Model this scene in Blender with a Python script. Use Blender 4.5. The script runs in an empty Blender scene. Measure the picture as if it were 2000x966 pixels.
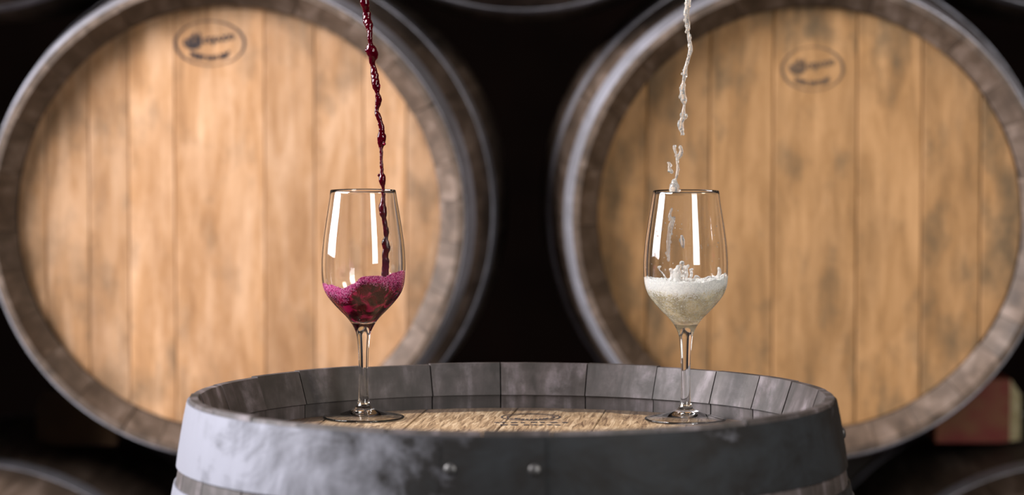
import bpy, math, random
from mathutils import Vector, Matrix, noise

# ---------------------------------------------------------------- camera, light
C = bpy.context.scene.collection
S = bpy.context.scene
PI = math.pi
R = math.radians
S.view_settings.view_transform = 'Standard'
S.view_settings.look = 'None'
S.view_settings.gamma = 1
S.view_settings.use_curve_mapping = False
S.view_settings.exposure = 0.8

FPX, D, CAMZ, HZ = 6115.0, 2.8, 1.25, 115.0      # focal length in px, camera distance and height, horizon row
cam = bpy.data.objects.new('camera', bpy.data.cameras.new('camera'))
C.objects.link(cam); S.camera = cam
cam.location = (0, -D, CAMZ)
cam.rotation_euler = (R(90) - math.atan((483 - HZ) / FPX), 0, 0)
cam.data.sensor_width = 36
cam.data.lens = FPX / 2000 * 36
cam.data.clip_end = 60
cam.data.dof.use_dof = True
cam.data.dof.focus_distance = 2.97
cam.data.dof.aperture_fstop = 3.7

w = bpy.data.worlds.new('cellar_air'); S.world = w; w.use_nodes = True
w.node_tree.nodes['Background'].inputs[0].default_value = (1, .86, .8, 1)
w.node_tree.nodes['Background'].inputs[1].default_value = .025

def area(name, loc, target, sx, sy, power, col):
    l = bpy.data.lights.new(name, 'AREA'); l.shape = 'RECTANGLE'
    l.size, l.size_y, l.energy, l.color = sx, sy, power, col
    o = bpy.data.objects.new(name, l); C.objects.link(o); o.location = loc
    o.rotation_euler = (Vector(target) - Vector(loc)).to_track_quat('-Z', 'Y').to_euler()
    return o
area('window_light', (-2.1, .42, 1.85), (.1, .52, 1.68), 1.15, 1.5, 56, (.93, .94, 1))
area('ceiling_softbox', (-2.5, -.75, 2.6), (.1, 1.0, 1.0), 1.3, 1.3, 135, (1, .96, .94))
area('strip_softbox', (.68, -.95, 1.46), (0, .2, 1.2), .40, .85, 8.5, (1, .99, .97))
area('warm_fill', (2.3, -.9, 2.4), (-.1, 1.2, 1.0), .6, .6, 15, (1, .86, .68))  # added fill from the right, brightens the barrel flanks beside the gap

# ---------------------------------------------------------------- materials
class NT:
    def __init__(s, name):
        s.m = bpy.data.materials.new(name); s.m.use_nodes = True
        s.t = s.m.node_tree; s.b = s.t.nodes['Principled BSDF']; s.out = s.t.nodes['Material Output']
    def n(s, typ, **kw):
        nd = s.t.nodes.new(typ)
        for k, v in kw.items(): setattr(nd, k, v)
        return nd
    def put(s, sock, v):
        if isinstance(v, bpy.types.NodeSocket): s.t.links.new(v, sock)
        else:
            if isinstance(v, tuple) and len(v) == 3 and sock.type == 'RGBA': v = v + (1,)
            sock.default_value = v
    def coord(s, scale, rnd=True):
        tc = s.n('ShaderNodeTexCoord'); v = tc.outputs['Object']
        if rnd:
            oi = s.n('ShaderNodeObjectInfo'); mu = s.n('ShaderNodeMath', operation='MULTIPLY')
            s.put(mu.inputs[0], oi.outputs['Random']); mu.inputs[1].default_value = 7.3
            ad = s.n('ShaderNodeVectorMath', operation='ADD'); s.put(ad.inputs[0], v); s.put(ad.inputs[1], mu.outputs[0]); v = ad.outputs[0]
        mp = s.n('ShaderNodeMapping'); s.put(mp.inputs['Vector'], v); mp.inputs['Scale'].default_value = scale
        return mp.outputs[0]
    def noise(s, vec, scale, detail=4, rough=.55, dist=0):
        nd = s.n('ShaderNodeTexNoise'); s.put(nd.inputs['Vector'], vec)
        nd.inputs['Scale'].default_value = scale; nd.inputs['Detail'].default_value = detail
        nd.inputs['Roughness'].default_value = rough; nd.inputs['Distortion'].default_value = dist
        return nd.outputs[0]
    def vor(s, vec, scale, feat='F1'):
        nd = s.n('ShaderNodeTexVoronoi', feature=feat); s.put(nd.inputs['Vector'], vec); nd.inputs['Scale'].default_value = scale
        return nd.outputs['Distance']
    def ramp(s, fac, stops):
        nd = s.n('ShaderNodeValToRGB'); s.put(nd.inputs[0], fac); e = nd.color_ramp.elements
        while len(e) < len(stops): e.new(.5)
        for el, (p, c) in zip(e, stops): el.position = p; el.color = (c if len(c) == 4 else c + (1,)) if isinstance(c, tuple) else (c, c, c, 1)
        return nd.outputs[0]
    def mix(s, fac, a, b, mode='MIX'):
        nd = s.n('ShaderNodeMix', data_type='RGBA', blend_type=mode)
        s.put(nd.inputs[0], fac); s.put(nd.inputs[6], a); s.put(nd.inputs[7], b); return nd.outputs[2]
    def math(s, op, a, b=0.0):
        nd = s.n('ShaderNodeMath', operation=op); s.put(nd.inputs[0], a); s.put(nd.inputs[1], b); return nd.outputs[0]
    def rnd(s): return s.n('ShaderNodeObjectInfo').outputs['Random']
    def bump(s, h, strength=.3, dist=.002):
        nd = s.n('ShaderNodeBump'); s.put(nd.inputs['Height'], h); nd.inputs['Strength'].default_value = strength
        nd.inputs['Distance'].default_value = dist; s.put(s.b.inputs['Normal'], nd.outputs[0]); return nd.outputs[0]
    def p(s, **kw):
        for k, v in kw.items(): s.put(s.b.inputs[k.replace('_', ' ')], v)
        return s.m

def radial(m, r0, r1):            # 0..1 with distance from the head's centre
    tc = m.n('ShaderNodeTexCoord'); se = m.n('ShaderNodeSeparateXYZ'); m.put(se.inputs[0], tc.outputs['Object'])
    rr = m.math('SQRT', m.math('ADD', m.math('MULTIPLY', se.outputs[0], se.outputs[0]), m.math('MULTIPLY', se.outputs[1], se.outputs[1])))
    mr = m.n('ShaderNodeMapRange'); m.put(mr.inputs[0], rr); mr.inputs[1].default_value = r0; mr.inputs[2].default_value = r1
    return mr.outputs[0]

def head_wood(name, light, mid, dark, stain, stain_amt):
    m = NT(name)
    g = m.noise(m.coord((24, 4.0, 24)), 1.6, 6, .66, .6)
    f = m.noise(m.coord((120, 5, 120)), 1.5, 3, .6)
    col = m.ramp(m.math('ADD', m.math('MULTIPLY', g, .8), m.math('MULTIPLY', f, .2)), [(.3, dark), (.47, mid), (.66, light)])
    bl = m.noise(m.coord((11, 3.2, 11)), 1.3, 5, .65)
    col = m.mix(m.math('MULTIPLY', m.ramp(bl, [(.45, 0.), (.68, 1.)]), .6), col, dark)
    b2 = m.noise(m.coord((16, 7, 16)), 1.7, 5, .65)
    col = m.mix(m.math('MULTIPLY', m.ramp(b2, [(.5, 0.), (.72, 1.)]), .45), col, light)
    # mould spots gather towards the rim
    sp = m.noise(m.coord((24, 13, 24)), 1.0, 5, .62)
    edge = radial(m, .12, .275)
    k = m.math('ADD', sp, m.math('MULTIPLY', edge, .16))
    col = m.mix(m.math('MULTIPLY', m.ramp(k, [(.56, 0.), (.80, 1.)]), stain_amt), col, stain)
    rv = m.math('ADD', m.math('MULTIPLY', m.rnd(), .34), .80)
    hv = m.n('ShaderNodeHueSaturation'); m.put(hv.inputs['Color'], col); m.put(hv.inputs['Value'], rv)
    m.bump(f, .35, .001)
    return m.p(Base_Color=hv.outputs[0], Roughness=.72)

M = {}
M['head_left'] = head_wood('peach_oak', (.49, .30, .178), (.355, .186, .083), (.21, .097, .035), (.085, .055, .03), .6)
M['head_right'] = head_wood('ochre_oak', (.39, .215, .092), (.27, .138, .048), (.145, .072, .022), (.05, .037, .018), .75)

def stave_wood(name, a, b, c, vary, blot=(9, 9, 6), bamt=.6):
    m = NT(name)
    sc = (30, 30, 3)
    g = m.noise(m.coord(sc), 1.5, 5, .6, .3)
    bl = m.noise(m.coord(blot), 1.6, 5, .65)
    col = m.ramp(g, [(.3, a), (.5, b), (.7, c)])
    col = m.mix(m.math('MULTIPLY', m.ramp(bl, [(.4, 0.), (.66, 1.)]), bamt), col, a)
    hv = m.n('ShaderNodeHueSaturation'); m.put(hv.inputs['Color'], col); m.put(hv.inputs['Value'], m.math('ADD', m.math('MULTIPLY', m.rnd(), vary), 1 - vary / 2))
    m.bump(g, .4, .0015)
    return m.p(Base_Color=hv.outputs[0], Roughness=.65)
M['stave'] = stave_wood('aged_brown_oak', (.034, .020, .012), (.080, .051, .034), (.165, .118, .094), .16)
M['stave_front'] = stave_wood('weathered_grey_oak', (.013, .009, .007), (.050, .038, .038), (.150, .126, .138), .55, (15, 15, 22), .85)

m = NT('worn_oak_top')
f = m.noise(m.coord((160, 14, 60)), 1.6, 4, .65, .8)
g = m.noise(m.coord((9, 5, 9)), 1.5, 5, .6)
col = m.ramp(f, [(.33, (.09, .048, .023)), (.5, (.29, .19, .105)), (.68, (.48, .36, .24))])
col = m.mix(m.math('MULTIPLY', m.ramp(g, [(.5, 0.), (.7, 1.)]), .6), col, (.09, .045, .03))
ed = m.math('ADD', radial(m, .17, .27), m.math('MULTIPLY', m.noise(m.coord((14, 14, 14)), 1.4, 4), .5))
col = m.mix(m.math('MULTIPLY', m.ramp(ed, [(.95, 0.), (1.4, 1.)]), .8), col, (.035, .022, .018))
m.bump(f, .8, .0012)
M['top_wood'] = m.p(Base_Color=col, Roughness=.6)

def galv(name, light, dark, lo, hi, metal=.75, rough=.42, bias=None, amp=1):
    m = NT(name)
    a = m.noise(m.coord((8, 8, 14), False), 1.3, 7, .68, .6)
    b = m.noise(m.coord((60, 60, 25), False), 1.0, 4, .6)
    if amp != 1: a = m.math('ADD', m.math('MULTIPLY', m.math('SUBTRACT', a, .5), amp), .5)
    k = m.math('ADD', m.math('MULTIPLY', a, .5 if bias else .8), m.math('MULTIPLY', b, .2))
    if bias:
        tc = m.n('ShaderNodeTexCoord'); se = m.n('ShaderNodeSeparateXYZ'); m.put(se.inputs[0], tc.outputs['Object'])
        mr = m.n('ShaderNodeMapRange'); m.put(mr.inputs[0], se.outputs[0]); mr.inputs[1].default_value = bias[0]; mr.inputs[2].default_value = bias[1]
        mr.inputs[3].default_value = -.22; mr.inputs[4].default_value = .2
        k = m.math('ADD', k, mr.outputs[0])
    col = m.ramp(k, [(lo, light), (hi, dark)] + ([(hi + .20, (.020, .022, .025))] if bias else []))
    rg = m.math('ADD', m.math('MULTIPLY', b, .25), rough)
    m.bump(b, .12, .001)
    return m.p(Base_Color=col, Metallic=metal, Roughness=rg, Specular_IOR_Level=.18 if bias else .5)
M['hoop'] = galv('galvanised_hoop', (.44, .43, .49), (.19, .18, .19), .4, .65)
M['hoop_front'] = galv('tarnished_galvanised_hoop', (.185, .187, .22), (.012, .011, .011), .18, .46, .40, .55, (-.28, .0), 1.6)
M['rivet'] = galv('rivet_steel', (.07, .068, .07), (.03, .028, .028), .4, .65, .6, .3)
m = NT('stamp_ink'); M['ink'] = m.p(Base_Color=(.026, .017, .018), Roughness=.8)
m = NT('faded_stamp_ink'); M['ink_faded'] = m.p(Base_Color=(.10, .06, .034), Roughness=.8)
m = NT('dark_timber'); g = m.noise(m.coord((3, 30, 30)), 1.5, 5); M['timber'] = m.p(Base_Color=m.ramp(g, [(.35, (.035, .025, .02)), (.65, (.09, .065, .05))]), Roughness=.8)
m = NT('red_painted_wood'); g = m.noise(m.coord((12, 12, 12)), 1.5, 5); M['red_wood'] = m.p(Base_Color=m.ramp(g, [(.4, (.24, .028, .016)), (.62, (.27, .10, .035))]), Roughness=.6)
m = NT('pale_end_grain'); g = m.noise(m.coord((40, 40, 40)), 1.5, 4); M['pale_wood'] = m.p(Base_Color=m.ramp(g, [(.35, (.42, .33, .16)), (.65, (.6, .5, .28))]), Roughness=.7)
m = NT('orange_brown_wood'); g = m.noise(m.coord((12, 30, 12)), 1.5, 5); M['brown_wood'] = m.p(Base_Color=m.ramp(g, [(.35, (.045, .02, .004)), (.65, (.08, .036, .008))]), Roughness=.7)
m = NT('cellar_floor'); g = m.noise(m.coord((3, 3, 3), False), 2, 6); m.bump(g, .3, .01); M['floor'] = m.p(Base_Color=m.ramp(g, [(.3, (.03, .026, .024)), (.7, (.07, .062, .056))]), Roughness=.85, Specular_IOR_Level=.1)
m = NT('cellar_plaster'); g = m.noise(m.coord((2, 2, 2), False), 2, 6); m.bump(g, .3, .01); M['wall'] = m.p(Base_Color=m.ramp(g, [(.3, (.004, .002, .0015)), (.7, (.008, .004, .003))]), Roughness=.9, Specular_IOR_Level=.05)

m = NT('clear_glass'); M['glass'] = m.p(Base_Color=(1, 1, 1), Roughness=0, IOR=1.5, Transmission_Weight=1)
# wine
for key, ior in (('red', 1.34), ('red_wet', 1.34 / 1.5)):      # open surface, and the boundary with the glass wall
    m = NT('red_wine' if key == 'red' else 'red_wine_at_glass')
    v = m.coord((1, 1, 1), False)
    nz = m.noise(v, 85, 4, .6, 1.2)
    sw = m.ramp(nz, [(.38, (.028, .0, .004)), (.52, (.16, .0, .016)), (.66, (.5, .006, .10))])
    fa = m.n('ShaderNodeAttribute', attribute_name='froth').outputs['Fac']
    fine = m.noise(v, 900, 2, .6)
    fr = m.ramp(m.math('ADD', fa, m.math('MULTIPLY', m.math('SUBTRACT', fine, .5), 1.6)), [(.30, 0.), (.62, 1.)])
    col = m.mix(fr, sw, m.ramp(m.noise(v, 1300, 2), [(.33, (.22, .001, .06)), (.48, (.62, .025, .25)), (.60, (.95, .42, .68))]))
    m.bump(m.math('ADD', m.noise(v, 260, 3), m.math('MULTIPLY', fine, fr)), .3, .001)
    tw = m.math('MULTIPLY', m.ramp(nz, [(.45, .7), (.62, .2)]), m.math('SUBTRACT', 1.0, m.math('MULTIPLY', fr, .85)))
    M[key] = m.p(Base_Color=col, Roughness=.04, IOR=ior, Transmission_Weight=tw)
m = NT('red_wine_pour'); M['red_pour'] = m.p(Base_Color=(.07, .0, .006), Roughness=.02, IOR=1.34, Transmission_Weight=.6)
m = NT('magenta_froth')
M['red_foam'] = m.p(Base_Color=m.ramp(m.noise(m.coord((1, 1, 1), False), 420, 3, .7), [(.34, (.30, .004, .07)), (.47, (.70, .05, .30)), (.60, (.95, .5, .75))]), Roughness=.05, IOR=1.34, Transmission_Weight=.45)
for key, ior in (('white', 1.34), ('white_wet', 1.34 / 1.5)):
    m = NT('white_wine' if key == 'white' else 'white_wine_at_glass')
    v = m.coord((1, 1, 1), False)
    fz = m.noise(v, 480, 4, .7)
    m.bump(fz, .7, .0012)
    fa = m.n('ShaderNodeAttribute', attribute_name='froth').outputs['Fac']
    fr = m.ramp(m.math('ADD', fa, m.math('MULTIPLY', m.math('SUBTRACT', fz, .5), .8)), [(.15, 0.), (.45, 1.)])
    col = m.mix(fr, m.ramp(fz, [(.38, (.74, .62, .36)), (.5, (.95, .86, .62)), (.64, (1, .97, .88))]), (.97, .97, .95))
    tw = m.math('MULTIPLY', m.ramp(m.noise(v, 90, 3), [(.38, .7), (.65, .3)]), m.math('SUBTRACT', 1.0, m.math('MULTIPLY', fr, .7)))
    M[key] = m.p(Base_Color=col, Roughness=.06, IOR=ior, Transmission_Weight=tw)
m = NT('white_wine_pour'); m.bump(m.noise(m.coord((1, 1, .5), False), 700, 3, .6), .5, .001); M['white_pour'] = m.p(Base_Color=(1, .995, .97), Roughness=.02, IOR=1.34, Transmission_Weight=.9)
m = NT('white_wine_splash'); m.bump(m.noise(m.coord((1, 1, 1), False), 900, 3, .6), .4, .001); M['white_splash'] = m.p(Base_Color=(1, .99, .97), Roughness=.03, IOR=1.33, Transmission_Weight=.72)
m = NT('white_froth'); M['white_foam'] = m.p(Base_Color=(.98, .98, .97), Roughness=.1, IOR=1.33, Transmission_Weight=.25)

# ---------------------------------------------------------------- mesh helpers
def mesh(name, vs, fs, smooth=False):
    me = bpy.data.meshes.new(name); me.from_pydata([tuple(v) for v in vs], [], fs); me.validate(); me.update()
    if smooth:
        for p in me.polygons: p.use_smooth = True
    return me
def obj(name, me, mat=None, parent=None):
    o = bpy.data.objects.new(name, me); C.objects.link(o)
    if mat and not me.materials: me.materials.append(mat)
    if parent: o.parent = parent
    return o
def empty(name, loc=(0, 0, 0), rot=(0, 0, 0)):
    o = bpy.data.objects.new(name, None); C.objects.link(o); o.location = loc; o.rotation_euler = rot; o.empty_display_size = .05
    return o
def tag(o, label, cat, group=None):
    o['label'] = label; o['category'] = cat
    if group: o['group'] = group
    return o
def autosmooth(me, ang=35):
    for p in me.polygons: p.use_smooth = True
    me.set_sharp_from_angle(angle=R(ang))
    return me
def lathe(name, prof, n=96, close=True, a0=0, a1=2 * PI):
    full = abs(a1 - a0 - 2 * PI) < 1e-6
    cols = n if full else n + 1
    vs, fs = [], []
    for i in range(cols):
        a = a0 + (a1 - a0) * i / n
        for r, z in prof: vs.append((r * math.cos(a), r * math.sin(a), z))
    k = len(prof)
    for i in range(n):
        j = (i + 1) % cols
        for q in range(k if close else k - 1):
            q2 = (q + 1) % k
            fs.append((i * k + q, j * k + q, j * k + q2, i * k + q2))
    if not full and close:
        fs.append(tuple(range(k - 1, -1, -1))); fs.append(tuple(cols - k + cols * 0 + (cols - 1) * k - (cols - k) + q for q in range(k)))
    return mesh(name, vs, fs)
def boxmesh(name, x0, x1, y0, y1, z0, z1, b=.004):
    import bmesh
    bm = bmesh.new(); bmesh.ops.create_cube(bm, size=1)
    for v in bm.verts: v.co = Vector(((x0 + x1) / 2 + v.co.x * (x1 - x0), (y0 + y1) / 2 + v.co.y * (y1 - y0), (z0 + z1) / 2 + v.co.z * (z1 - z0)))
    if b: bmesh.ops.bevel(bm, geom=bm.edges[:], offset=b, segments=2, affect='EDGES')
    me = bpy.data.meshes.new(name); bm.to_mesh(me); bm.free(); return me

# ---------------------------------------------------------------- the setting
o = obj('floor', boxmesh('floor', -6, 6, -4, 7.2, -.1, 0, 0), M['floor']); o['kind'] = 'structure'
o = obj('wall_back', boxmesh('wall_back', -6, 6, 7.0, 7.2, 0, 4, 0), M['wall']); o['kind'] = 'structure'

# ---------------------------------------------------------------- barrels (axis = local z, origin at the barrel's middle)
L, RE, RB = .95, .288, .3315
RC_BG, RC_FR = .2605, .2725                      # radius of the head in its groove
HD = .043                                        # depth of the head below the chime
def rad(d):                                      # outer radius at distance d from the near end
    t = min(d, L - d) / (L / 2)
    return RB - (RB - RE) * (1 - t) ** 2
def stave_meshes(seed, n, RC):
    rng = random.Random(seed)
    ws = [rng.uniform(.75, 1.25) for _ in range(n)]; tot = sum(ws)
    st = [(0.0, .2805), (.0015, .2800), (.030, RC - .0025), (.0305, RC), (.046, RC), (.0465, RC - .003), (.075, None), (.14, None), (.24, None), (.36, None), (L / 2, None)]
    half = [(d, rad(d), (ri if ri else min(rad(d) - .027, RC + .05))) for d, ri in st]
    allst = half + [(L - d, ro, ri) for d, ro, ri in reversed(half[:-1])]
    out, a = [], rng.uniform(0, 1)
    for wd in ws:
        da = wd / tot * 2 * PI; gap = (.0013 if RC > .27 else .0007) / RE
        jit = rng.uniform(-.0009, .0009); endj = rng.uniform(-.001, .0012)
        vs, fs, K = [], [], 4
        for d, ro, ri in allst:
            z = L / 2 - d
            if d == 0: z += endj
            row = []
            for q in range(K):
                an = a + gap / 2 + (da - gap) * q / (K - 1)
                row.append((an, ro + jit * .3))
            for q in range(K):
                an = a + gap / 2 + (da - gap) * (K - 1 - q) / (K - 1)
                row.append((an, ri + jit))
            for an, r in row: vs.append((r * math.cos(an), r * math.sin(an), z))
        n2 = 2 * K
        for s in range(len(allst) - 1):
            for q in range(n2):
                q2 = (q + 1) % n2
                fs.append((s * n2 + q, (s + 1) * n2 + q, (s + 1) * n2 + q2, s * n2 + q2))
        fs.append(tuple(range(n2))); e = (len(allst) - 1) * n2
        fs.append(tuple(e + q for q in range(n2 - 1, -1, -1)))
        out.append(autosmooth(mesh('stave', vs, fs), 25)); a += da
    return out
def board_meshes(edges, groove, RC=RC_BG, thick=.022):
    """boards of a head, running along local y, top face at z = 0"""
    out = []
    r = RC - .0012
    for x0, x1 in zip(edges[:-1], edges[1:]):
        x0 = max(x0, -r); x1 = min(x1, r)
        def outline(ins):
            a, b, rr = x0 + ins + .0002, x1 - ins - .0002, r - ins
            if abs(a) > rr: a = math.copysign(rr * .9999, a)
            if abs(b) > rr: b = math.copysign(rr * .9999, b)
            N = 12; xs = [a + (b - a) * i / N for i in range(N + 1)]
            return [(x, -math.sqrt(max(rr * rr - x * x, 1e-8))) for x in xs] + [(x, math.sqrt(max(rr * rr - x * x, 1e-8))) for x in reversed(xs)]
        rings = [(outline(groove), 0), (outline(0), -groove * 1.2), (outline(0), -thick)]
        n = len(rings[0][0]); vs = [(x, y, z) for ol, z in rings for x, y in ol]; fs = [tuple(range(n))]
        for s in range(2):
            for q in range(n):
                q2 = (q + 1) % n
                fs.append((s * n + q, (s + 1) * n + q, (s + 1) * n + q2, s * n + q2))
        fs.append(tuple(2 * n + q for q in range(n - 1, -1, -1)))
        out.append(mesh('head_board', vs, fs))
    return out
def hoop_mesh(d0, d1, lap=None):
    t = .0022; e = .0004
    ds = [d0 + (d1 - d0) * i / 4 for i in range(5)]
    prof = [(rad(d) + e, L / 2 - d) for d in ds] + [(rad(d1) + t, L / 2 - d1), ] + [(rad(d) + t + .0004, L / 2 - d) for d in reversed(ds[1:-1])] + [(rad(d0) + t, L / 2 - d0)]
    me = lathe('hoop', prof, 128)
    if lap is not None:                          # the riveted overlap of the band
        pr = [(r + .0018, z) for r, z in prof]
        vs = [tuple(v.co) for v in me.vertices]; fs = [tuple(p.vertices) for p in me.polygons]; b = len(vs); k = len(pr); N = 10
        for i in range(N + 1):
            an = lap + R(16) * i / N
            vs += [(r * math.cos(an), r * math.sin(an), z) for r, z in pr]
        for i in range(N):
            for q in range(k):
                q2 = (q + 1) % k
                fs.append((b + i * k + q, b + (i + 1) * k + q, b + (i + 1) * k + q2, b + i * k + q2))
        fs.append(tuple(b + q for q in range(k - 1, -1, -1))); fs.append(tuple(b + N * k + q for q in range(k)))
        me = mesh('hoop', vs, fs)
    return autosmooth(me, 40)
HOOPS = [(.0035, .0605), (.076, .112), (.195, .232)]
HALL = HOOPS + [(L - b, L - a) for a, b in reversed(HOOPS)]
def rivet_mesh():
    r = .0054
    prof = [(0.00001, .0026), (r * .45, .0023), (r * .8, .0015), (r, .0002), (r, -.002), (.00001, -.002)]
    return autosmooth(lathe('rivet', prof, 14, False), 50)
RIV = rivet_mesh()
def add_rivet(hoop, an, d):
    o = obj('rivet', RIV, M['rivet'], hoop)
    p = Vector((rad(d) + .0038) * math.cos(an) * Vector((1, 0, 0)) + (rad(d) + .0038) * math.sin(an) * Vector((0, 1, 0))); p.z = L / 2 - d
    o.location = p; o.rotation_euler = Vector((math.cos(an), math.sin(an), .18)).to_track_quat('Z', 'Y').to_euler()

STV_BG = stave_meshes(5, 28, RC_BG)
STV_FR = stave_meshes(11, 25, RC_FR)
HOOP_BG = [hoop_mesh(a, b) for i, (a, b) in enumerate(HALL) if i not in (1, 4)]
E_L = [-.2605, -.224, -.171, -.122, -.066, .044, .105, .165, .217, .2605]
E_R = [-.2605, -.198, -.121, -.044, .058, .137, .209, .2605]
BRD_L = board_meshes(E_L, .0011)
BRD_R = board_meshes(E_R, .0017)
BRD_PLAIN = board_meshes([-.2605, -.19, -.105, -.02, .07, .15, .215, .2605], .002)

def barrel(name, loc, rot, staves, boards, hoops, wood, headmat, hoopmat, spin, back=True, lap=None):
    t = empty(name, loc, rot)
    for me in staves:
        o = obj('stave', me, wood, t); o.rotation_euler.z = spin
    for me in boards:
        o = obj('head_board', me, None, t); o.location.z = L / 2 - HD
        if not me.materials: me.materials.append(headmat)
    if back:
        for me in BRD_PLAIN:
            o = obj('head_board', me, M['head_right'], t); o.location.z = -L / 2 + HD; o.rotation_euler = (PI, 0, R(31))
    hs = []
    for me in hoops:
        o = obj('hoop', me, hoopmat, t); hs.append(o)
    return t, hs

def stamp(t, cx, cy, rx, ry, mat, seed, part='stamp'):
    """oval cooper's brand with an illegible script line and an arc of small letters"""
    rng = random.Random(seed); vs, fs = [], []
    def quadstrip(pts, hw):
        b = len(vs)
        for i, (x, y) in enumerate(pts):
            x2, y2 = pts[min(i + 1, len(pts) - 1)]; x1, y1 = pts[max(i - 1, 0)]
            dx, dy = x2 - x1, y2 - y1; l = math.hypot(dx, dy) or 1
            h = hw[i] if isinstance(hw, list) else hw
            vs.append((x - dy / l * h, y + dx / l * h, 0)); vs.append((x + dy / l * h, y - dx / l * h, 0))
        for i in range(len(pts) - 1):
            fs.append((b + 2 * i, b + 2 * i + 2, b + 2 * i + 3, b + 2 * i + 1))
    n = 64
    quadstrip([(cx + rx * math.cos(2 * PI * i / n), cy + ry * math.sin(2 * PI * i / n)) for i in range(n + 1)], [.0011 + .0006 * math.sin(2 * PI * i / n * 2 + 1) for i in range(n + 1)])
    # heavy slanted capital
    bx, by = cx - rx * .50, cy + ry * .10
    for k in range(4):
        quadstrip([(bx + rx * (-.16 + .09 * k) + rx * .10 * q / 8 + rx * .03 * math.sin(q * .9 + k), by - ry * .30 + ry * (.50 + .16 * (k % 2)) * q / 8) for q in range(9)], .0017)
    quadstrip([(bx + rx * .24 * math.cos(q * .42 + 2.6), by + ry * (-.06 + .26 * math.sin(q * .42 + 2.6))) for q in range(13)], .0018)
    # running script: small slanted letters, one with a descender
    for k in range(6):
        lx, ly = cx + rx * (-.10 + .145 * k), cy + ry * (.13 + .03 * k)
        quadstrip([(lx + rx * .062 * math.cos(q * .6 + k) + rx * .02 * math.sin(q * .6 + k), ly + ry * .115 * math.sin(q * .6 + k)) for q in range(10)], .00115)
    quadstrip([(cx + rx * .13, cy + ry * .22), (cx + rx * .11, cy + ry * .02), (cx + rx * .06, cy - ry * .1)], .0013)
    # smile-shaped arc of small letters
    for k in range(10):
        a = R(229 + 84 * k / 9); lx, ly = cx + rx * .80 * math.cos(a), cy + ry * (.02 + .68 * math.sin(a)); hh = ry * (.11 + .05 * abs(k - 4.5) / 4.5)
        quadstrip([(lx - rx * .03, ly - hh), (lx - rx * .03, ly + hh)], .0010)
        quadstrip([(lx - rx * .03, ly + hh * rng.choice((-.8, 0, .8))), (lx + rx * .035, ly + hh * rng.choice((-.8, 0, .8)))], .0010)
        if k % 3: quadstrip([(lx + rx * .03, ly - hh), (lx + rx * .03, ly + hh * .9)], .0010)
    me = mesh(part, [(x, y, .0003) for x, y, z in vs], fs)
    o = obj(part, me, mat, t); o.location.z = L / 2 - HD + .0002
    md = o.modifiers.new('thickness', 'SOLIDIFY'); md.thickness = .0002; md.offset = 1
    return o

YH, ZC, DX = .975, 1.057, .354
YAW = R(-1.1)
def lying(name, cx, cz, boards, headmat, spin, label, group='stacked wine barrels'):
    mid = Vector((cx, YH, cz)) + Vector((-math.sin(YAW), math.cos(YAW), 0)) * (L / 2)
    t, hs = barrel(name, mid, (R(90), 0, YAW), STV_BG, boards, HOOP_BG, M['stave'], headmat, M['hoop'], spin)
    tag(t, label, 'barrel', group); return t
CXM = .008
bl = lying('wine_barrel', -DX + CXM, ZC, BRD_L, M['head_left'], .3, 'oak barrel lying on its side behind the glass of red wine, pale peach head')
br = lying('wine_barrel', DX + CXM, ZC - .001, BRD_R, M['head_right'], 1.7, 'oak barrel lying on its side behind the glass of white wine, ochre head')
stamp(bl, -.0225, .212, .042, .027, M['ink'], 3)
stamp(br, .003, .182, .037, .0265, M['ink_faded'], 8)
UP, LO = .573, .640
lying('wine_barrel', -3 * DX + CXM, ZC, BRD_PLAIN, M['head_right'], .9, 'barrel lying just beyond the left edge, beside the peach headed barrel')
lying('wine_barrel', 3 * DX + CXM, ZC, BRD_PLAIN, M['head_right'], 2.2, 'barrel lying just beyond the right edge, beside the ochre headed barrel')
for cx, txt in ((-2 * DX, 'upper barrel at the top left corner, only its underside in view'), (0, 'upper barrel at top centre, its underside bridging the two big heads'), (2 * DX, 'upper barrel at the top right corner above the ochre head')):
    lying('wine_barrel', cx + CXM, ZC + UP, BRD_PLAIN, M['head_right'], cx * 3 + 1, txt)
for cx, txt in ((-2 * DX, 'lower barrel at the bottom left corner with a blue grey hoop'), (0, 'lower barrel hidden behind the upright barrel, under both big heads'), (2 * DX, 'lower barrel at the bottom right corner under the red chock')):
    lying('wine_barrel', cx + CXM, ZC - LO, BRD_PLAIN, M['head_right'], cx * 3 + 2, txt)

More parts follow.
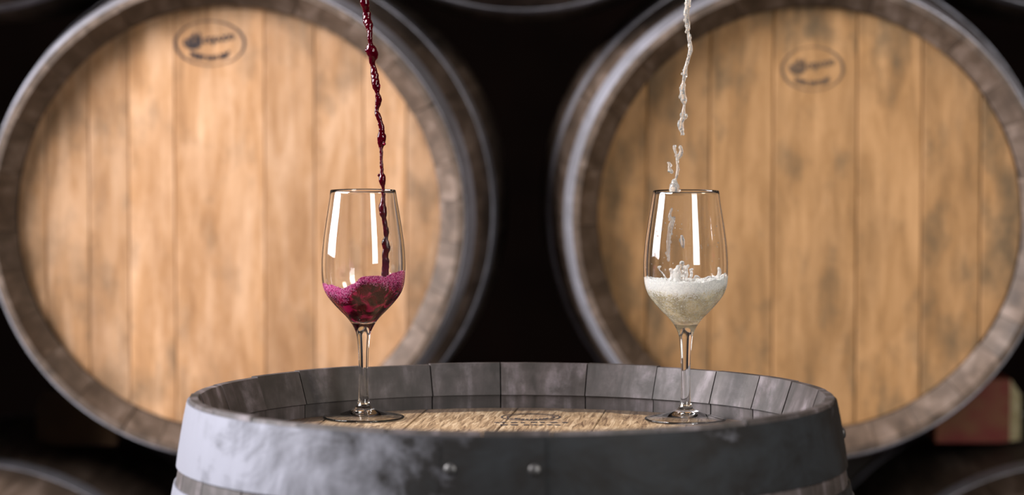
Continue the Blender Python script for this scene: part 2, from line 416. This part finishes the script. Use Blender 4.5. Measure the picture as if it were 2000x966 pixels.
# sleepers on the floor, and chocks wedged between the rows
for y, wh in ((YH + .16, 'front'), (YH + .79, 'rear')):
    o = obj('floor_sleeper', boxmesh('floor_sleeper', -1.1, 1.1, y - .045, y + .045, 0, ZC - LO - rad(.16) - .006, .004), M['timber'])
    tag(o, 'dark timber sleeper on the floor under the lowest barrels, the %s one' % wh, 'sleeper', 'floor sleepers')
def chock(side, d, x0, x1, zlow, ztop, mat, endmat, label):
    """wooden wedge lying on the lower barrel's shoulder against the upper barrel's flank"""
    dp = .08; r = rad(d) + .004
    ax, az = side * DX + CXM, ZC
    bx, bz = side * 2 * DX + CXM, ZC - LO
    xs = [x0 + (x1 - x0) * i / 8 for i in range(9)]
    low = [(x, max(zlow, bz + math.sqrt(r * r - (x - bx) ** 2))) for x in xs]
    top = [(x, min(ztop - .020 * (i == 8), az - math.sqrt(max(r * r - (x - ax) ** 2, 0)))) for i, x in enumerate(xs)]
    cx, cz = (x0 + x1) / 2, low[4][1]
    t = empty('barrel_chock', (cx, YH + d, cz))
    def slab(name, i0, i1, grow, m_):
        pr = low[i0:i1 + 1] + top[i0:i1 + 1][::-1]; n = len(pr)
        vs = [(x - cx, y, z - cz) for y in (-dp / 2 - grow, dp / 2 + grow) for x, z in pr]
        fs = [tuple(range(n)), tuple(range(2 * n - 1, n - 1, -1))] + [(q, q + n, (q + 1) % n + n, (q + 1) % n) for q in range(n)]
        o = obj(name, mesh(name, vs, fs), m_, t); return o
    slab('wedge', 0, 7 if endmat else 8, 0, mat)
    if endmat: slab('end_grain', 7, 8, 0, endmat)['label'] = 'pale yellowish end of the chock'
    tag(t, label, 'chock', 'chocks wedging the big barrels')
chock(1, .38, .56, .672, .744, .828, M['red_wood'], M['pale_wood'], 'red painted wooden chock under the right side of the ochre headed barrel')
chock(-1, .40, -.525, -.632, .738, .812, M['brown_wood'], None, 'orange brown wooden chock in shadow under the left side of the peach headed barrel')

# ---------------------------------------------------------------- the upright barrel in front
E_F = [-.2725, -.195, -.11, -.0225, .065, .15, .21, .2725]
BRD_F = board_meshes(E_F, .0009, RC_FR)
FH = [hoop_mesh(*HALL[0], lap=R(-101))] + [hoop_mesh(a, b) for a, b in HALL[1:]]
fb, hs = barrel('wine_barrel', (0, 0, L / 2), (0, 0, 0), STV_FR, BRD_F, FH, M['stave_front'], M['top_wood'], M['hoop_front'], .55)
for o in fb.children:
    if o.name.startswith('head_board') and o.location.z > 0: o.rotation_euler.z = R(-6)
tag(fb, 'upright weathered barrel with a wide grey hoop, two wine glasses standing on it', 'barrel')
add_rivet(hs[0], R(-99.7), .030); add_rivet(hs[0], R(-86.5), .030); add_rivet(hs[0], R(1), .036); add_rivet(hs[1], R(2), .094)
# small faded brand burnt into the top
def top_brand():
    rng = random.Random(4); vs, fs = [], []
    cx, cy = .018, .19
    def strip(pts, h):
        b = len(vs)
        for i, (x, y) in enumerate(pts):
            x2, y2 = pts[min(i + 1, len(pts) - 1)]; x1, y1 = pts[max(i - 1, 0)]; dx, dy = x2 - x1, y2 - y1; l = math.hypot(dx, dy) or 1
            vs.append((x - dy / l * h, y + dx / l * h, 0)); vs.append((x + dy / l * h, y - dx / l * h, 0))
        for i in range(len(pts) - 1): fs.append((b + 2 * i, b + 2 * i + 2, b + 2 * i + 3, b + 2 * i + 1))
    for k in (1, .8):
        strip([(cx + .028 * k * math.cos(2 * PI * i / 40), cy + .03 * k * math.sin(2 * PI * i / 40)) for i in range(41)], .0009)
    for row, yy in enumerate((.145, .125)):
        x = cx - .034 + row * .005
        while x < cx + .03:
            ww = rng.uniform(.003, .007); strip([(x, yy + rng.uniform(-.002, .002)), (x + ww, yy + rng.uniform(-.002, .002))], .0035); x += ww + rng.uniform(.002, .006)
    for q in range(9):
        a = R(215 + 110 * q / 8); px, py = cx + .018 * math.cos(a), cy + .02 * math.sin(a); strip([(px, py - .004), (px + .001, py + .004)], .0012)
    o = obj('stamp', mesh('stamp', [(x, y, .0003) for x, y, z in vs], fs), M['ink'], fb); o.location.z = L / 2 - HD
    md = o.modifiers.new('thickness', 'SOLIDIFY'); md.thickness = .0002; md.offset = 1
top_brand()

# ---------------------------------------------------------------- wine glasses
ZT = L - HD
OUT = [(.0312, .2180), (.0330, .2065), (.0352, .1933), (.0373, .1800), (.0389, .1677), (.0399, .1560), (.0402, .1452), (.0398, .1344), (.0384, .1262), (.0353, .1190), (.0296, .1114), (.0224, .1037), (.0172, .0986), (.0129, .0934), (.0097, .0883),
       (.0074, .0832), (.0062, .0781), (.0050, .0653), (.0045, .0525), (.0044, .0371), (.0048, .0218), (.0060, .0141), (.0098, .0100), (.0180, .0066), (.0280, .0044), (.0360, .0030), (.0384, .0024), (.0390, .0014), (.0384, .0004), (.0368, .0)]
INN = [(.00001, .0936), (.0045, .0940), (.0092, .0956), (.0138, .0985), (.0205, .1037), (.0281, .1116), (.0339, .1194), (.0371, .1266), (.0386, .1346), (.0391, .1452), (.0388, .1560), (.0379, .1677), (.0363, .1800), (.0343, .1933), (.0322, .2065), (.0307, .2179)]
def smooth_poly(p, sub=4):
    out = []
    for i in range(len(p) - 1):
        a, b, c, d = p[max(i - 1, 0)], p[i], p[i + 1], p[min(i + 2, len(p) - 1)]
        for s in range(sub):
            t = s / sub
            out.append(tuple(.5 * (2 * b[k] + (c[k] - a[k]) * t + (2 * a[k] - 5 * b[k] + 4 * c[k] - d[k]) * t * t + (3 * b[k] - a[k] - 3 * c[k] + d[k]) * t ** 3) for k in range(len(b))))
    out.append(tuple(p[-1])); return out
INS = [(max(r, 1e-5), z) for r, z in smooth_poly(INN)]
OUS = smooth_poly(OUT)
def inner_r(z):
    for (r0, z0), (r1, z1) in zip(INS[:-1], INS[1:]):
        if z0 <= z <= z1: return r0 + (r1 - r0) * (z - z0) / max(z1 - z0, 1e-9)
    return INS[-1][0] if z > INS[-1][1] else 0
GL = Vector((-.1418, .176, ZT + .0003)); GR = Vector((.1650, .162, ZT + .0003))
NA = 112
def wine_edge(surf):
    ed = []
    for i in range(NA):
        a = 2 * PI * i / NA; c, s_ = math.cos(a), math.sin(a); z = .14
        for _ in range(8): z = surf(inner_r(z) * c, inner_r(z) * s_)
        ed.append(z)
    return ed
def glass_mesh(ed):
    """outer wall, stem, foot and the dry inner wall; where the wine wets the wall the wine's own surface is the boundary"""
    vs, fs, NK = [], [], 24
    outer = [(.03085, .2183)] + OUS + [(.0362, .0001), (.0356, .0004), (.033, .0010), (.030, .0016), (.025, .0026), (.02, .0035), (.015, .0043), (.01, .0049), (.004, .0052)]
    K = NK + len(outer)
    for i in range(NA):
        a = 2 * PI * i / NA; c, s_ = math.cos(a), math.sin(a)
        for k in range(NK):
            z = ed[i] + (INS[-1][1] - ed[i]) * k / (NK - 1); r = inner_r(z); vs.append((r * c, r * s_, z))
        for r, z in outer: vs.append((r * c, r * s_, z))
    for i in range(NA):
        j = (i + 1) % NA
        for q in range(K - 1): fs.append((i * K + q, i * K + q + 1, j * K + q + 1, j * K + q))
    vs.append((0, 0, .0053)); c = len(vs) - 1
    for i in range(NA): fs.append((i * K + K - 1, c, ((i + 1) % NA) * K + K - 1))
    return mesh('wine_glass', vs, fs, True)

def wine_mesh(name, surf, thick, over=0):
    NS, NR = 30, 14; z0 = INS[0][1]
    vs, fs = [(0, 0, z0)], []
    ed = wine_edge(surf)
    for k in range(1, NS + 1):
        for i in range(NA):
            a = 2 * PI * i / NA; z = z0 + (ed[i] - z0) * (k / NS) ** 1.5; r = inner_r(z) + over
            vs.append((r * math.cos(a), r * math.sin(a), z))
    for i in range(NA): fs.append((0, 1 + (i + 1) % NA, 1 + i))
    for k in range(NS - 1):
        for i in range(NA):
            j = (i + 1) % NA; fs.append((1 + k * NA + i, 1 + k * NA + j, 1 + (k + 1) * NA + j, 1 + (k + 1) * NA + i))
    base = 1 + (NS - 1) * NA; nside = len(fs)
    for q in range(1, NR):
        f = 1 - q / NR; st = len(vs)
        for i in range(NA):
            a = 2 * PI * i / NA; r = (inner_r(ed[i]) + over) * f; x, y = r * math.cos(a), r * math.sin(a)
            vs.append((x, y, surf(x, y)))
        for i in range(NA):
            j = (i + 1) % NA; fs.append((base + i, base + j, st + j, st + i))
        base = st
    vs.append((0, 0, surf(0, 0)))
    for i in range(NA): fs.append((base + i, base + (i + 1) % NA, len(vs) - 1))
    me = autosmooth(mesh(name, vs, fs), 50)
    for p in me.polygons[nside:]: p.material_index = 1
    at = me.attributes.new('froth', 'FLOAT', 'POINT')               # how frothy the wine is, from its edge down
    for i, v in enumerate(vs):
        fr = 1.0
        if 0 < i < 1 + NS * NA:
            k = (i - 1) % NA; fr = max(0.0, 1 - (ed[k] - v[2]) / interp(thick, math.cos(2 * PI * k / NA)))
        at.data[i].value = fr if i else 0.0
    return me
def interp(tab, x):
    if x <= tab[0][0]: return tab[0][1]
    for (a, b), (c, d) in zip(tab[:-1], tab[1:]):
        if x <= c:
            t = (x - a) / (c - a); t = t * t * (3 - 2 * t); return b + (d - b) * t
    return tab[-1][1]
PXM = 2052.0
def zpx(y): return (814 - y) / PXM
RED_T = [(-1, zpx(541)), (-.8, zpx(545)), (-.45, zpx(553)), (-.2, zpx(544)), (.05, zpx(531)), (.3, zpx(529)), (.55, zpx(531)), (.78, zpx(522)), (1, zpx(517))]
def red_surf(x, y): return interp(RED_T, x / .0388) - .10 * (y + .038) + .0008 * noise.noise(Vector((x * 160, y * 160, 0)))
WH_T = [(-1, zpx(533)), (-.7, zpx(537)), (-.2, zpx(540)), (.3, zpx(540)), (.7, zpx(536)), (1, zpx(529))]
def white_surf(x, y): return interp(WH_T, x / .0388) - .03 * (y + .038) + .0012 * noise.noise(Vector((x * 140, y * 140, 3)))
FT_RED = [(-1, .014), (-.8, .018), (-.5, .015), (-.25, .009), (.1, .008), (.5, .011), (.8, .020), (1, .022)]
FT_WHITE = [(-1, .017), (-.6, .017), (0, .017), (.5, .014), (1, .012)]
def wet(o, key):
    o.data.materials.clear(); o.data.materials.append(M[key + '_wet']); o.data.materials.append(M[key])
for p, sf, lab in ((GL, red_surf, 'stemmed wine glass on the left holding the red wine'), (GR, white_surf, 'stemmed wine glass on the right holding the white wine')):
    o = obj('wine_glass', glass_mesh(wine_edge(sf)), M['glass']); o.location = p
    tag(o, lab, 'wine glass', 'wine glasses on the barrel')
red = obj('red_wine', wine_mesh('red_wine', red_surf, FT_RED)); red.location = GL; wet(red, 'red')
tag(red, 'dark red wine swirling in the left glass with a magenta frothy edge', 'wine')
wht = obj('white_wine', wine_mesh('white_wine', white_surf, FT_WHITE)); wht.location = GR; wet(wht, 'white')
tag(wht, 'pale golden white wine full of bubbles in the right glass under white froth', 'wine')

# unit spheres for froth
def ico(sub):
    import bmesh
    bm = bmesh.new(); bmesh.ops.create_icosphere(bm, subdivisions=sub, radius=1); bm.verts.ensure_lookup_table()
    v = [tuple(q.co) for q in bm.verts]; f = [tuple(q.index for q in p.verts) for p in bm.faces]; bm.free(); return v, f
ICO = ico(2)
def spheres(name, items):
    vs, fs = [], []; iv, jf = ICO
    for c, r in items:
        b = len(vs); rx, ry, rz = r if isinstance(r, tuple) else (r, r, r)
        vs += [(c[0] + x * rx, c[1] + y * ry, c[2] + z * rz) for x, y, z in iv]
        fs += [(b + p, b + q, b + s) for p, q, s in jf]
    return mesh(name, vs, fs, True)
def froth(surf, thick, n, seed, rmin, rmax, top=.3, inside=0):
    rng = random.Random(seed); it = []
    while len(it) < n:
        u = rng.random()
        if u < top:
            a = rng.uniform(0, 2 * PI); rr = .037 * math.sqrt(rng.random()); x, y = rr * math.cos(a), rr * math.sin(a)
            it.append(((x, y, surf(x, y) + rng.uniform(-.0004, .0006)), rng.uniform(rmin, rmax)))
        else:
            a = rng.uniform(0, 2 * PI); z = .14
            for _ in range(4): r = inner_r(z); z = surf(r * math.cos(a), r * math.sin(a))
            th = interp(thick, math.cos(a)); z -= th * rng.random() ** 1.5 - .0005
            if z < .1: continue
            r = inner_r(z) + .0001; s = rng.uniform(rmin, rmax) * (.75 if rng.random() < .7 else 1.1)
            it.append(((r * math.cos(a), r * math.sin(a), z), s))
    return it
o = obj('froth', spheres('froth', froth(red_surf, FT_RED, 5200, 1, .00018, .00055)), M['red_foam'], red); o['kind'] = 'stuff'; o['label'] = 'magenta froth along the edge of the red wine'
o = obj('froth', spheres('froth', froth(white_surf, FT_WHITE, 5200, 2, .00018, .00065)), M['white_foam'], wht); o['kind'] = 'stuff'; o['label'] = 'white froth on top of the white wine'
rng = random.Random(9); it = []
while len(it) < 1500:                                   # bubbles hanging in the white wine near the wall
    z = rng.uniform(.097, .132); a = rng.uniform(0, 2 * PI); r = inner_r(z) + .0002
    if r > .008: it.append(((r * math.cos(a), r * math.sin(a), z), rng.uniform(.0002, .0005)))
o = obj('bubbles', spheres('bubbles', it), M['white_foam'], wht); o['kind'] = 'stuff'

# ---------------------------------------------------------------- poured wine
def blobs(name, items, mat, parent, loc, voxel=.00055, it=4):
    o = obj(name, spheres(name, items), mat, parent)
    if loc is not None: o.location = loc
    md = o.modifiers.new('merge', 'REMESH'); md.mode = 'VOXEL'; md.voxel_size = voxel; md.use_smooth_shade = True
    sm = o.modifiers.new('soften', 'SMOOTH'); sm.factor = .5; sm.iterations = it
    return o
def chain(path, gx, seed, wob=.25, step=.35, gy=0):
    """overlapping beads along a pixel path [(x, y, radius px)], in the glass's local frame"""
    rng = random.Random(seed); out = []; pts = smooth_poly(path, 8); acc = 0
    for i, (x, y, r) in enumerate(pts):
        if i:
            x0, y0, _ = pts[i - 1]; acc += math.hypot(x - x0, y - y0)
            if acc < r * step: continue
            acc = 0
        r = max(r, 1.2)
        q = r * (1 + wob * noise.noise(Vector((y * .055, seed * 3.1, 0))))
        out.append((((x - gx) / PXM + rng.uniform(-.1, .1) * r / PXM, gy + 1.2 * noise.noise(Vector((y * .02, seed, 5))) * r / PXM, zpx(y)), (q / PXM * rng.uniform(.85, 1.1), q / PXM * rng.uniform(.85, 1.1), q / PXM * 1.25)))
    return out
gx = 1000 + (-.1418) * PXM
red_path = [(703, -90, 10), (708, -40, 9), (713, 0, 8.5), (716, 18, 7.5), (718, 35, 8.5), (723, 52, 7), (723, 66, 7.5), (725, 82, 6.5), (724, 92, 8.5), (730, 100, 8.5), (728, 112, 6.5), (730, 128, 6), (733, 146, 7), (735, 162, 8), (738, 178, 6),
            (740, 192, 5), (737, 206, 4.5), (736, 214, 5), (741, 226, 6), (745, 240, 6), (746, 254, 5.5), (745, 268, 7), (745, 280, 6.5), (745, 294, 4), (745, 310, 3.2), (746, 326, 3), (746, 336, 5), (747, 343, 8.5), (747, 350, 8), (748, 358, 4), (749, 372, 4.2), (748, 388, 5), (747, 400, 7.5), (749, 410, 8), (750, 420, 4.5), (752, 434, 4.5), (754, 446, 6), (754, 458, 4.5), (752, 470, 7), (755, 478, 8.5), (752, 490, 7), (753, 504, 6.5), (752, 518, 8), (752, 530, 9)]
it = chain(red_path, gx, 3, .5)
for x, y, r in ((717, 94, 4), (735, 103, 5), (741, 238, 3), (751, 276, 3.5), (740, 337, 3), (759, 478, 4)):
    it.append((((x - gx) / PXM, -.001, zpx(y)), r / PXM))
o = blobs('red_wine_stream', it, M['red_pour'], None, GL, .0005, 3)
tag(o, 'thin dark red stream of wine falling into the left glass', 'wine stream')

gx2 = 1000 + .1650 * PXM
sp = empty('white_wine_stream', GR)
tag(sp, 'broken clear stream of white wine falling into the right glass', 'wine stream')
segs = [[(1345, -90, 5), (1343, -40, 5), (1341, 0, 5), (1338, 14, 5.5), (1338, 28, 5.5), (1340, 42, 4.5), (1341, 56, 3.5), (1343, 72, 4), (1346, 86, 4), (1345, 98, 4), (1341, 112, 3.5), (1337, 126, 3.5), (1335, 140, 5), (1333, 152, 3.5), (1331, 164, 4.5), (1331, 176, 6), (1333, 188, 6.5), (1334, 198, 3), (1333, 210, 3), (1332, 222, 5.5), (1329, 232, 5), (1328, 244, 6), (1331, 255, 3)],
        [(1315, 281, 3), (1317, 290, 2.6), (1320, 300, 2.6), (1321, 312, 3), (1322, 324, 3), (1320, 335, 3.2), (1319, 342, 2)],
        [(1327, 282, 3.5), (1329, 290, 4), (1325, 299, 3.5), (1320, 305, 2.5)],
        [(1306, 314, 3.2), (1306, 324, 3.8), (1311, 330, 2.6)],
        [(1314, 347, 4), (1315, 355, 6.5), (1316, 364, 7)],
        [(1310, 402, 3), (1306, 416, 3), (1312, 424, 3.4), (1306, 436, 3.2), (1304, 452, 3), (1303, 470, 3.2), (1302, 492, 3)],
        [(1314, 420, 4), (1307, 462, 2.5), (1304, 500, 3)],
        [(1330, 455, 3), (1331, 464, 4.5), (1332, 474, 2.4)],
        [(1330, 508, 5), (1329, 520, 6), (1330, 534, 7)]]
for i, sg in enumerate(segs):
    it = chain(sg, gx2, 11 + i, .5, .35, -.004 * (i > 4))
    rg = random.Random(2 + i)
    for x, y, r in smooth_poly(sg, 3):
        if y < -10 or rg.random() < .35: continue
        q = max(r, 2) * rg.uniform(.35, .7)
        it.append((((x + rg.choice((-1, 1)) * r * rg.uniform(.5, 1.15) - gx2) / PXM, -.004 * (i > 4) + rg.uniform(-1, 1) * r * .6 / PXM, zpx(y + rg.uniform(-4, 4))), (q / PXM, q / PXM, q * rg.uniform(1.2, 2.0) / PXM)))
    blobs('stream_ribbon' if i == 0 else 'droplet', it, M['white_pour'], sp, None, .0004, 1)
# splash crown standing up from the white wine
rg = random.Random(21); it = []
for pts, r in ((((1300, 538), (1294, 527), (1287, 520), (1284, 514)), 1.7), (((1284, 514), (1288, 512)), 2.6), (((1308, 540), (1311, 528), (1308, 518)), 4.5), (((1318, 540), (1316, 524), (1321, 512)), 5.5), (((1324, 538), (1326, 520)), 3.5),
               (((1337, 540), (1338, 522), (1335, 512)), 4), (((1340, 511), (1342, 509)), 2.8), (((1344, 538), (1347, 526), (1345, 518), (1350, 516)), 3), (((1352, 538), (1356, 530), (1362, 533)), 2.6), (((1372, 538), (1380, 531), (1388, 533)), 2.4), (((1398, 535), (1402, 522), (1400, 516)), 4), (((1407, 533), (1412, 524)), 3)):
    pp = smooth_poly(list(pts), 6); y_off = -.006 - rg.uniform(0, .016)
    for k, (x, y) in enumerate(pp):
        t = k / (len(pp) - 1); it.append((((x + rg.uniform(-.6, .6) - gx2) / PXM, y_off + rg.uniform(-.0006, .0006), zpx(y)), r * (1.1 - .5 * t + .25 * math.sin(k * 1.7)) / PXM))
o = blobs('splash', it, M['white_splash'], wht, None, .0005, 2)
# beads of wine clinging to the inside of the white wine's glass
it = []
for k in range(90):
    z = rg.uniform(.145, .205); a = rg.uniform(PI, 2 * PI) if rg.random() < .7 else rg.uniform(0, PI); r = inner_r(z) - .0001; s = rg.uniform(.0002, .0006)
    it.append(((r * math.cos(a), r * math.sin(a), z), (s, s, s * 1.5)))
o = obj('beads', spheres('beads', it), M['white_pour'], wht); o['kind'] = 'stuff'
